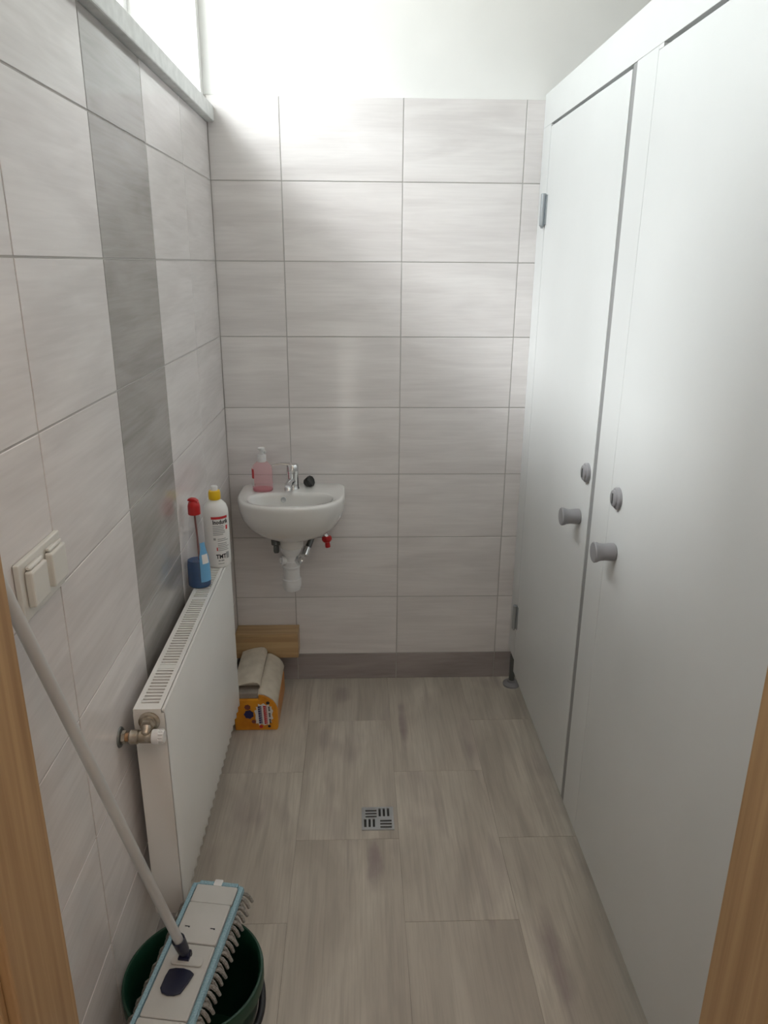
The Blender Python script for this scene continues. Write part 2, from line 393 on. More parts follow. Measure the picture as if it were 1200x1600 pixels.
# window above the left wall
wn = empty('window_1', (XL-0.3, -0.95, WZ0)); setp(wn, 'narrow high window in the recess above the tiled wall', 'window', kind='structure')
MB().box(x0, -0.611, -1.9, 0.0, 2.0505, WZ0).build('window_sill', 'sill', wn, bevel=0.004)
fx0, fx1 = x0+0.02, x0+0.075
m = MB().box(fx0, fx1, WY1+0.001, WY0-0.001, WZ0+0.001, WZ0+0.045).box(fx0, fx1, WY1+0.001, WY0-0.001, WZ1-0.046, WZ1-0.001)
for y_ in (WY1+0.001, WY0-0.046, (WY0+WY1)/2-0.03): m.box(fx0, fx1, y_, y_+(0.06 if y_ == (WY0+WY1)/2-0.03 else 0.045), WZ0+0.045, WZ1-0.046)
m.build('window_frame', 'white_plastic', wn)
for a, b_ in ((WY1+0.046, (WY0+WY1)/2-0.03), ((WY0+WY1)/2+0.03, WY0-0.046)):
    MB().box(fx0+0.02, fx0+0.026, a, b_, WZ0+0.045, WZ1-0.046).build('pane', 'window_glass', wn)
portal('daylight_window', (x0-0.005, (WY0+WY1)/2, (WZ0+WZ1)/2), (0, -PI/2, 0), WZ1-WZ0, WY0-WY1)

# ceiling, far right wall behind the stalls, wall with the doorway, corridor
ce = MB().box(-1.1, 1.75, -3.75, 0.2, CEIL, CEIL+0.1).build('ceiling', 'paint', None); setp(ce, 'plain white ceiling', 'ceiling', kind='structure')
wr = MB().box(1.65, 1.75, -1.9, 0.008, 0, CEIL).build('wall_right', 'paint', None); setp(wr, 'white wall behind the stalls', 'wall', kind='structure')
m = MB().box(-1.05, DL-0.03, YF-0.12, YF, 0, CEIL).box(DR+0.03, 1.75, YF-0.12, YF, 0, CEIL).box(DL-0.03, DR+0.03, YF-0.12, YF, 2.08, CEIL)
wf = m.build('wall_front', 'paint', None); setp(wf, 'white wall with the doorway', 'wall', kind='structure')
m = MB().box(-1.1, -1.0, -3.7, -2.02, 0, CEIL); m.build('wall_corridor_left', 'paint', None)
MB().box(1.65, 1.75, -3.7, -2.02, 0, CEIL).build('wall_corridor_right', 'paint', None)
SX0, SX1, SZ0, SZ1 = -0.30, -0.19, 0.15, 1.12
m = MB().box(-1.1, SX0, -3.75, -3.65, 0, CEIL).box(SX1, 1.75, -3.75, -3.65, 0, CEIL).box(SX0, SX1, -3.75, -3.65, 0, SZ0).box(SX0, SX1, -3.75, -3.65, SZ1, CEIL)
m.build('wall_corridor_rear', 'paint', None)
for n_ in ('wall_corridor_left', 'wall_corridor_right', 'wall_corridor_rear'): setp(bpy.data.objects[n_], 'white corridor wall behind the doorway', 'wall', kind='structure')
MB().box(SX0, SX1, -3.71, -3.70, SZ0, SZ1).build('window_2', 'window_glass', None)
setp(bpy.data.objects['window_2'], 'narrow glazed slot in the corridor wall', 'window', kind='structure')
portal('daylight_slot', ((SX0+SX1)/2, -3.76, (SZ0+SZ1)/2), (PI/2, 0, 0), SX1-SX0, SZ1-SZ0)

lm_ = empty('fill_lamp', (0.2, -3.05, CEIL-0.06)); setp(lm_, 'unseen square fill lamp added on the corridor ceiling', 'lamp')  # out of view, added as warm fill for the lower room
MB().box(-0.1, 0.5, -3.35, -2.75, CEIL-0.03, CEIL-0.001).build('fill_housing', 'white_plastic', lm_)
MB().box(-0.09, 0.49, -3.34, -2.76, CEIL-0.055, CEIL-0.0305).build('fill_diffuser', 'fill_glow', lm_, bevel=0.004)

# wooden door frame
d1 = empty('door_1', ((DL+DR)/2, YF-0.06, 0)); setp(d1, 'oak-coloured door frame around the doorway', 'door frame', kind='structure')
for s, xx in ((-1, DL), (1, DR)):
    lo, hi = (xx-0.029, xx) if s < 0 else (xx, xx+0.029)
    MB().box(lo, hi, YF-0.135, YF, 0, 2.05).build('jamb', 'oak_frame', d1, bevel=0.003)
    a0, a1 = (xx-0.075, xx-0.012) if s < 0 else (xx+0.012, xx+0.075)
    MB().box(a0, a1, YF-0.150, YF-0.1355, 0, 2.11).build('architrave', 'oak_frame', d1, bevel=0.003)
MB().box(DL-0.029, DR+0.029, YF-0.135, YF, 2.051, 2.08).build('head', 'oak_frame', d1, bevel=0.003)

# ------------------------------------------------------------------ toilet stall partition
XP = 0.46; XT = 0.488
sp_ = empty('stall_partition', (0.474, -0.95, 0)); setp(sp_, 'white laminate toilet stall front with two doors and grey fittings', 'stall partition')
ZB, ZT = 0.087, 2.035
MB().box(XP, XT, YF+0.002, -0.001, 2.044, 2.143).build('header_panel', 'laminate', sp_, bevel=0.001)
Y1a, Y1b = -0.106, -0.833      # far door
Y2a, Y2b = -0.985, -1.80      # near door
for a, b_ in ((-0.001, -0.102), (Y1b-0.029, Y2a+0.0012), (Y2b-0.004, YF+0.002)):
    MB().box(XP, XT, b_, a, ZB+(0.05 if a == -0.001 else 0), 2.0435).build('pilaster', 'laminate', sp_, bevel=0.0008)
MB().box(XP+0.0012, XT, Y1b-0.0288, Y1b-0.003, ZB, 2.043).build('closing_strip', 'gap_strip', sp_)
MB().box(XT+0.0005, XT+0.02, Y1b-0.03, Y1a+0.06, 2.02, 2.06).build('closing_strip', 'gap_strip', sp_)
MB().box(XT+0.0005, XT+0.02, Y2b-0.03, Y2a+0.02, 2.02, 2.06).build('closing_strip', 'gap_strip', sp_)
MB().box(XP+0.0002, XT-0.002, -1.010, Y2a-0.0003, ZT+0.0005, 2.0435).build('infill', 'laminate', sp_)
for ya, yb, kind in ((Y1a, Y1b, 1), (Y2a, Y2b, 2)):
    d = MB().box(XP, XT, yb, ya, ZB, ZT).build('door', 'laminate', sp_, bevel=0.0012)
    ky, kz, ly, lz = (-0.758, 0.960, -0.795, 1.096) if kind == 1 else (-1.052, 0.970, -1.040, 1.101)
    ax = (-1, 0, 0)
    MB().lathe((XP, ky, kz), ax, [(0,0),(0.019,0),(0.0215,0.002),(0.0215,0.012),(0.0205,0.026),(0.0215,0.037),(0.0245,0.044),(0.0255,0.050),(0.023,0.0525),(0,0.0535)], 28).build('knob', 'grey_plastic', d)
    lk = MB().lathe((XP, ly, lz), ax, [(0,0),(0.026,0),(0.026,0.007),(0.0235,0.0095),(0.020,0.010),(0.0195,0.014),(0.018,0.015),(0,0.015)], 28).build('lock', 'grey_plastic', d)
    MB().box(XP-0.0165, XP-0.0151, ly-0.003, ly+0.003, lz-0.012, lz+0.012).build('lock_slot', 'dark_steel', d)
    hy = (ya+0.002) if kind == 1 else (yb-0.002)
    for hz in (0.325, 1.79):
        mb = MB().cyl((XP-0.009, hy, hz-0.05), (XP-0.009, hy, hz+0.05), 0.0085, 14, bev=0.002)
        mb.box(XP-0.004, XP-0.0002, hy-0.02 if kind == 1 else hy-0.002, hy+0.002 if kind == 1 else hy+0.02, hz-0.045, hz+0.045)
        mb.box(XP-0.004, XP-0.0002, hy, hy+0.022, hz-0.048, hz-0.002)
        mb.cyl((XP-0.009, hy, hz-0.056), (XP-0.009, hy, hz-0.0501), 0.004, 10)
        mb.build('hinge', 'hinge_steel', d)
for ly in (-0.062, -0.92, -1.85):
    lx = XP+0.006 if ly > -0.1 else XP+0.075
    mb = MB().lathe((lx, ly, 0.022), (0,0,1), [(0,0),(0.0115,0),(0.0115,0.115 if ly > -0.1 else 0.07),(0,0.1151 if ly > -0.1 else 0.0701)], 20)
    lg = mb.build('leg', 'dark_steel', sp_)
    MB().lathe((lx, ly, 0.0), (0,0,1), [(0,0),(0.034,0),(0.034,0.007),(0.030,0.011),(0.017,0.015),(0.016,0.023),(0,0.0231)], 24).build('foot', 'grey_plastic', lg)

# ------------------------------------------------------------------ radiator
rx0, rx1, ry0, ry1, rz0, rz1 = -0.613, -0.549, -1.366, -0.537, 0.222, 0.757
ra = empty('radiator', ((rx0+rx1)/2, (ry0+ry1)/2, rz0)); setp(ra, 'white steel panel radiator with slotted top grille on the left wall', 'radiator')
# front panel: flat face, scalloped at the lower seam
rings = []; NS = 24; n_ = NS*6
mb = MB(); zz = [rz1-0.006, rz1-0.012, 0.28, rz0+0.022, rz0+0.014, rz0+0.004, rz0]
vs_, fs = [], []
for j, z in enumerate(zz):
    for k in range(n_+1):
        y = ry0 + (ry1-ry0)*k/n_; ph = 0.5-0.5*math.cos(2*PI*k/6)
        dx = {0: -0.003, 1: 0.0, 2: 0.0, 3: 0.0, 4: -0.0045*ph, 5: -0.006*ph, 6: -0.007}[j]
        vs_.append((rx1+dx, y, z))
for j in range(len(zz)-1):
    for k in range(n_): fs.append((j*(n_+1)+k, j*(n_+1)+k+1, (j+1)*(n_+1)+k+1, (j+1)*(n_+1)+k))
mb.add(vs_, fs, True)
mb.box(rx1-0.011, rx1-0.0085, ry0+0.004, ry1-0.004, rz0+0.001, rz1-0.006)
mb.build('front_panel', 'radiator', ra, sharp=50)
MB().box(rx0, rx0+0.010, ry0+0.004, ry1-0.004, rz0+0.001, rz1-0.008).build('back_panel', 'radiator', ra)
MB().box(rx0+0.0105, rx1-0.0115, ry0+0.02, ry1-0.02, rz0+0.03, rz1-0.045).build('convector', 'radiator_shade', ra)  # solid near-black block: shade behind the grille slots painted in
for y_ in (ry0, ry1):
    s = 1 if y_ == ry0 else -1; ya, yb = sorted((y_, y_+s*0.0035))
    MB().box(rx0-0.001, rx1-0.0012, ya, yb, rz0+0.002, rz1-0.010).build('side_panel', 'radiator', ra, bevel=0.001)
g0, g1 = rx0+0.010, rx1-0.017
mb = MB().box(rx0, g0, ry0, ry1, rz1-0.010, rz1).box(g1, rx1-0.0075, ry0, ry1, rz1-0.010, rz1)
mb.box(g0, g1, ry0, ry0+0.022, rz1-0.010, rz1).box(g0, g1, ry1-0.022, ry1, rz1-0.010, rz1)
gr = mb.build('top_grille', 'radiator', ra)
MB().box(rx1-0.0065, rx1-0.0005, ry0, ry1, rz1-0.0062, rz1-0.001).build('top_edge', 'radiator', ra, bevel=0.0015)
ns = 62; pitch = (ry1-ry0-0.044)/ns; first = None
for k in range(ns):
    c = ((g0+g1)/2, ry0+0.022+pitch*(k+1)-pitch*0.27, rz1-0.0045)
    if first is None: first = MB().box(g0, g1, c[1]-pitch*0.25, c[1]+pitch*0.25, rz1-0.0085, rz1-0.0005).build('slat', 'radiator', gr, c)
    else: inst('slat', first, c, gr)
for yb in (ry0+0.17, ry0+0.53):       # the two wider cross-bars in the grille
    MB().box(g0, g1, yb-0.008, yb+0.008, rz1-0.009, rz1-0.0004).build('cross_bar', 'radiator', gr)
# wall brackets
for yb in (ry0+0.12, ry1-0.12): MB().box(XL+0.0005, rx0-0.0005, yb-0.015, yb+0.015, rz0+0.06, rz1-0.06).build('bracket', 'radiator', ra)
# valve at the near end
vz, vy = 0.711, ry0-0.028; vx = -0.582
vb = MB().lathe((vx, ry0, vz+0.018), (0,-1,0), [(0,0),(0.0215,0),(0.0215,0.004),(0.019,0.006),(0.016,0.006),(0.016,0.012),(0,0.0121)], 24)
vb.lathe((vx, ry0-0.012, vz+0.018), (0,-1,0), [(0,0),(0.014,0),(0.014,0.009),(0,0.0091)], 6, smooth=False)
vb.tube([(vx, ry0-0.018, vz+0.018), (vx, vy, vz+0.010), (vx, vy, vz)], 0.010, 12)
vb.cyl((vx-0.014, vy, vz), (vx+0.012, vy, vz), 0.0125, 20, bev=0.001)
vv = vb.build('valve', 'brass', ra)
MB().cyl((vx-0.034, vy, vz), (vx-0.0142, vy, vz), 0.0145, 24, bev=0.003).build('union_nut', 'brass', vv)
cap = MB().lathe((vx+0.0122, vy, vz), (1,0,0), [(0,0),(0.0145,0),(0.0150,0.002),(0.0150,0.013),(0.0135,0.0145),(0.0135,0.022),(0.0125,0.024),(0,0.024)], 28).build('valve_cap', 'white_plastic', vv)
for k in range(14):
    an = 2*PI*k/14; c = (vx+0.0295, vy+0.0140*math.cos(an), vz+0.0140*math.sin(an))
    if k == 0: r0 = MB().box(c[0]-0.0045, c[0]+0.0045, c[1]-0.001, c[1]+0.001, c[2]-0.001, c[2]+0.001).build('rib', 'white_plastic', vv, c)
    else: inst('rib', r0, c, vv)
MB().cyl((XL+0.0045, vy, vz), (vx-0.0342, vy, vz), 0.009, 18).build('pipe', 'copper', vv)
MB().lathe((XL+0.0003, vy, vz), (1,0,0), [(0,0),(0.021,0),(0.020,0.003),(0.012,0.0042),(0,0.0043)], 24).build('pipe_rosette', 'dark_steel', vv)
MB().lathe((XL+0.005, vy, vz), (1,0,0), [(0,0),(0.0135,0),(0.0135,0.007),(0,0.0071)], 6, smooth=False).build('pipe_nut', 'brass', vv)

# ------------------------------------------------------------------ wash basin
bcx, bz = -0.391, 0.838
def dshape(cx, cy, a, front, back, n=72, rc=0.02, pw=2.35):
    """D-shaped outline: square towards the wall, rounded towards the room"""
    out = []
    for k in range(n):
        th = 2*PI*k/n; c, s = math.cos(th), math.sin(th)
        if s <= 0:
            r = ((abs(c)/a)**pw + (abs(s)/front)**pw) ** (-1/pw)
        else:
            q = 9.0; r = ((abs(c)/a)**q + (abs(s)/back)**q) ** (-1/q)
        out.append((cx + r*c, cy + r*s))
    return out
bs = empty('wash_basin', (bcx, -0.15, 0.47)); setp(bs, 'small white porcelain wash basin with a white bottle trap on the back wall', 'wash basin')
cy = -0.13
def ring(sc_a, front, back, z, cx=bcx, cy_=cy, pw=2.35):
    return [(x, min(y, -0.0006), z) for x, y in dshape(cx, cy_, sc_a, front, back, pw=pw)]
rings = [ring(0.040, 0.036, 0.036, 0.640, bcx-0.004, -0.15, 2.0), ring(0.042, 0.039, 0.039, 0.648, bcx-0.004, -0.15, 2.0), ring(0.045, 0.042, 0.042, 0.668, bcx-0.004, -0.15, 2.0),
         ring(0.066, 0.062, 0.075, 0.678, bcx-0.003, -0.145), ring(0.108, 0.095, 0.12, 0.690, bcx), ring(0.138, 0.117, 0.1295, 0.706),
         ring(0.162, 0.140, 0.1295, 0.730), ring(0.180, 0.160, 0.1295, 0.762), ring(0.188, 0.172, 0.1295, 0.795),
         ring(0.1905, 0.177, 0.1295, 0.818), ring(0.1905, 0.178, 0.1295, bz-0.010), ring(0.189, 0.1765, 0.1295, bz-0.004), ring(0.186, 0.1735, 0.1275, bz-0.0008), ring(0.182, 0.169, 0.124, bz)]
def iring(a, f, b_, z, cyi=-0.195):
    out = []
    for k in range(72):
        c, q = math.cos(2*PI*k/72), math.sin(2*PI*k/72)
        pw = 2.3 if q < 0 else 3.0
        r = ((abs(c)/a)**pw + (abs(q)/(f if q < 0 else b_))**pw) ** (-1/pw)
        out.append((bcx + r*c, cyi + r*q, z))
    return out
rings += [iring(0.155, 0.089, 0.078, bz), iring(0.151, 0.0865, 0.074, bz-0.0006), iring(0.148, 0.084, 0.071, bz-0.003), iring(0.144, 0.081, 0.067, bz-0.014), iring(0.135, 0.076, 0.062, bz-0.04),
          iring(0.118, 0.070, 0.056, bz-0.075), iring(0.084, 0.052, 0.046, bz-0.098), iring(0.035, 0.025, 0.026, bz-0.106)]
MB().loft(rings).build('bowl', 'porcelain', bs, sharp=60)
oy, oz = -0.1292, bz-0.024
MB().lathe((bcx-0.03, oy, oz), (0,-1,0.12), [(0,0),(0.010,0),(0.010,0.003),(0.0085,0.0045),(0.006,0.003),(0,0.003)], 20).build('overflow_ring', 'steel', bs)
MB().lathe((bcx, -0.20, bz-0.1058), (0,0,1), [(0,0),(0.02,0),(0.02,0.002),(0,0.0021)], 20).build('drain', 'chrome', bs)
# bottle trap
tx, ty = bcx-0.008, -0.15
tp = MB().lathe((tx, ty, 0.468), (0,0,1), [(0,0),(0.022,0.0),(0.030,0.005),(0.031,0.014),(0.0305,0.017),(0.034,0.018),(0.035,0.030),(0.0345,0.048),(0.030,0.050),(0.0295,0.090),(0.031,0.092),(0.031,0.098),(0.0285,0.100),(0.027,0.118),(0.023,0.121),(0.023,0.138),(0.028,0.141),(0.036,0.157),(0.038,0.170),(0.037,0.1715),(0,0.1716)], 32).build('trap', 'white_plastic', bs, sharp=24)
MB().lathe((tx-0.001, ty+0.01, 0.583), (0,1,0), [(0,0),(0.016,0),(0.0165,0.02),(0.0225,0.021),(0.0225,0.045),(0.016,0.047),(0.016,0.139),(0,0.1391)], 24).build('outlet_pipe', 'white_plastic', tp)
for sd in (-1, 1): MB().lathe((tx+sd*0.020, ty-0.004, 0.590), (sd*0.8,-0.45,0.1), [(0,0),(0.015,0),(0.017,0.005),(0.0165,0.018),(0.0115,0.0185),(0.009,0.014),(0,0.014)], 20).build('side_cap', 'white_plastic' if sd < 0 else 'chrome', tp, sharp=30)
# angle valves under the basin
def angle_valve(x, z, handle, hm, sx_):
    v = MB().lathe((x, -0.0012, z), (0,-1,0), [(0,0),(0.024,0),(0.022,0.004),(0.011,0.007),(0.010,0.045),(0.013,0.046),(0.013,0.062),(0,0.0621)], 20)
    v.cyl((x, -0.052, z), (x, -0.052, z+0.04), 0.007, 14)
    o = v.build('angle_valve', 'chrome', bs)
    return o
v1 = angle_valve(-0.462, 0.640, None, None, -1)
MB().lathe((-0.464, -0.058, 0.645), (0.05,-0.25,-1), [(0,0),(0.015,0),(0.018,0.012),(0.017,0.030),(0.010,0.034),(0.011,0.056),(0.008,0.062),(0,0.0621)], 12).build('valve_handle', 'dark_steel', v1)
MB().tube([(-0.462,-0.052,0.680), (-0.462,-0.055,0.71), (-0.458,-0.07,0.75)], 0.006, 10).build('hose', 'steel', v1)
v2 = angle_valve(-0.325, 0.648, None, None, 1)
MB().tube([(-0.325,-0.052,0.688), (-0.326,-0.055,0.72), (-0.335,-0.07,0.75)], 0.006, 10).build('hose', 'steel', v2)
MB().tube([(-0.325,-0.058,0.648), (-0.332,-0.075,0.632), (-0.343,-0.095,0.610)], 0.011, 10).build('hose', 'dark_steel', v2)
MB().cyl((-0.343,-0.092,0.616), (-0.353,-0.115,0.590), 0.014, 14, bev=0.002).build('hose_nut', 'chrome', v2)
MB().cyl((-0.316,-0.056,0.655), (-0.276,-0.060,0.664), 0.011, 14, bev=0.001).build('valve_stem', 'brass', v2)
MB().cyl((-0.284,-0.060,0.666), (-0.272,-0.063,0.646), 0.010, 12).build('valve_neck', 'chrome', v2)
MB().lathe((-0.273,-0.063,0.648), (0.12,-0.1,-1), [(0,0),(0.015,0),(0.018,0.003),(0.019,0.014),(0.015,0.021),(0.009,0.024),(0.010,0.034),(0.010,0.043),(0.007,0.0445),(0,0.0446)], 8, smooth=False).build('tap_handle', 'red_plastic', v2)

# ------------------------------------------------------------------ mixer tap on the basin
tapx, tapy = -0.391, -0.072
tap = empty('mixer_tap', (tapx, tapy, bz)); setp(tap, 'chrome single-lever mixer tap on the wash basin', 'tap')
MB().lathe((tapx, tapy, bz), (0,0,1), [(0,0),(0.0235,0),(0.0235,0.003),(0.0215,0.006),(0.0205,0.02),(0.0205,0.055),(0.0215,0.062),(0,0.0621)], 28).build('tap_body', 'chrome', tap)
MB().tube([(tapx, tapy-0.008, bz+0.028), (tapx-0.004, tapy-0.035, bz+0.036), (tapx-0.008, tapy-0.065, bz+0.036), (tapx-0.010, tapy-0.085, bz+0.030)], 0.013, 14).build('spout', 'chrome', tap)
MB().lathe((tapx-0.010, tapy-0.083, bz+0.028), (0,-0.35,-1), [(0,0),(0.011,0),(0.012,0.004),(0.012,0.012),(0.009,0.014),(0,0.012)], 20).build('aerator', 'chrome', tap)
MB().lathe((tapx, tapy, bz+0.0625), (0,0,1), [(0,0),(0.0215,0),(0.0225,0.006),(0.0225,0.024),(0.019,0.030),(0,0.031)], 28).build('lever_cap', 'chrome', tap)
lv = [(tapx+0.012, tapy, bz+0.088), (tapx-0.012, tapy, bz+0.093), (tapx-0.035, tapy-0.004, bz+0.096), (tapx-0.058, tapy-0.008, bz+0.095), (tapx-0.076, tapy-0.012, bz+0.090)]
rg = []
for i, (x, y, z) in enumerate(lv):
    hw = (0.012, 0.012, 0.0095, 0.0085, 0.006)[i]; th = (0.003, 0.003, 0.002, 0.0018, 0.0015)[i]
    rg.append([(x, y-hw, z-th), (x, y+hw, z-th), (x, y+hw, z+th), (x, y-hw, z+th)])
MB().loft(rg, smooth=False).build('lever', 'chrome', tap, bevel=0.0008)

# black plug lying on the basin
mb = MB().lathe((-0.336, -0.045, bz+0.021), (0.86,-0.42,0.40), [(0,-0.019),(0.008,-0.018),(0.014,-0.012),(0.017,-0.004),(0.0205,0.004),(0.021,0.012),(0.019,0.0155),(0.012,0.014),(0,0.013)], 9, smooth=False)
lowest = min(p.z for p in mb.v)
for p in mb.v: p.z -= lowest - bz - 0.0003
pl = mb.build('basin_plug', 'black_rubber_shade', None); setp(pl, 'small black rubber plug beside the tap on the basin', 'plug')

# ------------------------------------------------------------------ soap dispenser on the basin
sxp, syp = -0.497, -0.098
so = empty('soap_dispenser', (sxp, syp, bz)); setp(so, 'pink transparent soap pump bottle with white pump on the basin', 'soap bottle')
prof = [(0,0.0),(0.033,0.0),(0.0365,0.004),(0.037,0.012),(0.036,0.05),(0.0355,0.080),(0.033,0.092),(0.025,0.103),(0.015,0.110),(0.0135,0.116),(0,0.1161)]
MB().lathe((sxp, syp, bz+0.0004), (0,0,1), prof, 36, sy_=0.72).build('bottle', 'pink_plastic', so)
MB().lathe((sxp, syp, bz+0.0012), (0,0,1), [(0,0),(0.031,0),(0.0345,0.004),(0.0345,0.010),(0,0.0101)], 36, sy_=0.70).build('soap', 'pink_liquid', so)
MB().lathe((sxp, syp, bz+0.109), (0,0,1), [(0,0),(0.0155,0),(0.016,0.002),(0.016,0.016),(0.0155,0.0165),(0.0155,0.018),(0.016,0.0185),(0.0155,0.024),(0.010,0.026),(0,0.026)], 24).build('pump_collar', 'white_plastic', so)
MB().cyl((sxp, syp, bz+0.135), (sxp, syp, bz+0.150), 0.0075, 16).build('pump_stem', 'white_plastic', so)
mb = MB().lathe((sxp, syp, bz+0.148), (0,0,1), [(0,0),(0.009,0),(0.013,0.006),(0.0135,0.010),(0.011,0.012),(0,0.0125)], 20)
mb.tube([(sxp, syp, bz+0.154), (sxp+0.012, syp-0.024, bz+0.155), (sxp+0.017, syp-0.036, bz+0.151)], 0.005, 10)
mb.build('pump_head', 'white_plastic', so)
def wrap_patch(mb, cx, cy_, rx, ry, a0, a1, z0, z1, n=8, off=0.0006):
    vs_, fs = [], []
    for k in range(n+1):
        a = a0+(a1-a0)*k/n
        for z in (z0, z1): vs_.append((cx+(rx+off)*math.cos(a), cy_+(ry+off)*math.sin(a), z))
    for k in range(n): fs.append((2*k, 2*k+2, 2*k+3, 2*k+1))
    mb.add(vs_, fs, True); return mb
mb = wrap_patch(MB(), sxp, syp, 0.037, 0.0266, math.radians(168), math.radians(222), bz+0.050, bz+0.084); mb.build('label', 'red_print', so)
mb = wrap_patch(MB(), sxp, syp, 0.0372, 0.0268, math.radians(168), math.radians(222), bz+0.022, bz+0.0495); mb.build('label', 'print_white', so)

# ------------------------------------------------------------------ bottles on the radiator
RT = rz1
# white disinfectant bottle
wx, wy = -0.5740, -0.592
wbt = empty('cleaner_bottle', (wx, wy, RT)); setp(wbt, 'white cleaner bottle with yellow cap and red-striped label on the radiator', 'bottle')
prof = [(0,0),(0.034,0),(0.037,0.004),(0.0375,0.010),(0.0375,0.150),(0.0365,0.163),(0.032,0.176),(0.022,0.186),(0.014,0.190),(0.013,0.196),(0,0.1961)]
MB().lathe((wx, wy, RT+0.0004), (0,0,1), prof, 40).build('bottle', 'bottle_white', wbt)
MB().lathe((wx, wy, RT+0.192), (0,0,1), [(0,0),(0.0165,0),(0.018,0.003),(0.018,0.018),(0.0165,0.024),(0.011,0.0255),(0,0.0256)], 24).build('cap', 'yellow_plastic', wbt)
MB().lathe((wx, wy, RT+0.2175), (0,0,1), [(0,0),(0.0105,0),(0.0105,0.010),(0.009,0.012),(0,0.0121)], 20).build('cap_tip', 'white_plastic', wbt)
AC = math.radians(-72)          # centre of the label as seen from the doorway
def on_cyl(cx, cy_, R_, ac, u, z, off): a = ac + u/R_; return (cx+(R_+off)*math.cos(a), cy_+(R_+off)*math.sin(a), z)
def curved_text(body, size, u0, z0, material, parent, cx=wx, cy_=wy, R_=0.0375, ac=AC, sh=0.0, wide=1.0):
    tv, tf = text_mesh(body, size)
    MB().add([on_cyl(cx, cy_, R_, ac, u0+x*wide, z0+y+sh*x, 0.0006) for x, y, _ in tv], tf).build('lettering', material, parent)
def bar(u0, u1, z0, z1, material, name='label_line', sh=0.0):
    n = max(2, int((u1-u0)/0.006)); vs_, fs = [], []
    for k in range(n+1):
        u = u0+(u1-u0)*k/n
        for z in (z0, z1): vs_.append(on_cyl(wx, wy, 0.0375, AC, u, RT+z+sh*(u-u0), 0.0006))
    for k in range(n): fs.append((2*k, 2*k+2, 2*k+3, 2*k+1))
    return MB().add(vs_, fs).build(name, material, wbt)
bar(-0.020, 0.032, 0.1435, 0.1505, 'red_print', 'label_stripe')
curved_text('Inodurik', 0.0165, 0.008, RT+0.1345, 'print_black', wbt, wide=0.85)
random.seed(3)
for z in (0.124, 0.119, 0.114, 0.109, 0.104, 0.099):
    bar(-0.016, 0.013+random.random()*0.012, z-0.0013, z+0.0009, 'print_grey')
for z in (0.086, 0.081, 0.073, 0.068, 0.063, 0.058, 0.053):
    bar(-0.004, 0.022+random.random()*0.010, z-0.0012, z+0.0008, 'print_grey')
bar(0.024, 0.031, 0.111, 0.123, 'red_print', 'label_mark'); bar(-0.016, -0.009, 0.083, 0.0895, 'print_grey', 'label_mark')
bar(-0.008, -0.005, 0.052, 0.062, 'red_print', 'label_mark')
curved_text('TMT', 0.017, 0.004, RT+0.034, 'print_black', wbt, wide=0.9)
bar(-0.005, 0.001, 0.0205, 0.0245, 'print_grey'); bar(0.003, 0.012, 0.0205, 0.0245, 'print_grey')
bar(0.020, 0.031, 0.026, 0.045, 'print_grey', 'label_mark'); bar(-0.006, 0.012, 0.0125, 0.0145, 'print_grey')

wbt.scale = (0.98, 0.98, 1.07)

# blue window-cleaner bottle: clear shell, blue liquid in the lower third
cx_, cy_ = -0.5995, -0.752
bb_ = empty('spray_bottle', (cx_, cy_, RT)); setp(bb_, 'clear bottle with red cap and blue liquid on the radiator', 'bottle')
shell = [(0,0),(0.031,0),(0.034,0.004),(0.0345,0.012),(0.0335,0.060),(0.030,0.085),(0.024,0.115),(0.0205,0.140),(0.0195,0.165),(0.016,0.180),(0.012,0.190),(0.012,0.200),(0,0.2001)]
MB().lathe((cx_, cy_, RT+0.0004), (0,0,1), shell, 36, sy_=0.8).build('bottle', 'clear_plastic', bb_)
MB().lathe((cx_, cy_, RT+0.0012), (0,0,1), [(0,0),(0.029,0),(0.0325,0.004),(0.033,0.012),(0.032,0.058),(0.030,0.070),(0,0.0701)], 36, sy_=0.8).build('liquid', 'liquid_blue', bb_)
MB().tube([(cx_+0.004, cy_, RT+0.0715), (cx_+0.003, cy_, RT+0.13), (cx_, cy_, RT+0.196)], 0.0028, 8).build('dip_tube', 'amber_tube', bb_)
MB().lathe((cx_, cy_, RT+0.192), (0,0,1), [(0,0),(0.0175,0),(0.018,0.002),(0.0175,0.022),(0.015,0.030),(0.012,0.033),(0,0.0331)], 24).build('cap', 'red_plastic', bb_)
rg = []
for i, (dx, dz, hw, th) in enumerate(((0.013, 0.028, 0.010, 0.005), (0.004, 0.0345, 0.010, 0.005), (-0.008, 0.037, 0.008, 0.0035), (-0.016, 0.036, 0.006, 0.002))):
    rg.append([(cx_+dx, cy_-hw, RT+0.192+dz-th), (cx_+dx, cy_+hw, RT+0.192+dz-th), (cx_+dx, cy_+hw, RT+0.192+dz+th), (cx_+dx, cy_-hw, RT+0.192+dz+th)])
MB().loft(rg, smooth=False).build('nozzle', 'red_plastic', bb_, bevel=0.0015)
vs_, fs = [], []                                     # pale blue label on the right side, following the shell
ZL = [0.018, 0.040, 0.060, 0.085, 0.105, 0.120]
def shell_r(z):
    for (r0_, z0_), (r1_, z1_) in zip(shell[1:], shell[2:]):
        if z0_ <= z <= z1_ and z1_ > z0_: return r0_+(r1_-r0_)*(z-z0_)/(z1_-z0_)
    return 0.03
for z in ZL:
    for k in range(9):
        half = 34 if z < 0.1 else 22
        a = math.radians(-38-half+2*half*k/8); r = shell_r(z)+0.0007
        vs_.append((cx_+r*math.cos(a), cy_+r*0.8*math.sin(a)-0.0003, RT+z))
for j in range(len(ZL)-1):
    for k in range(8): fs.append((j*9+k, j*9+k+1, j*9+10+k, j*9+9+k))
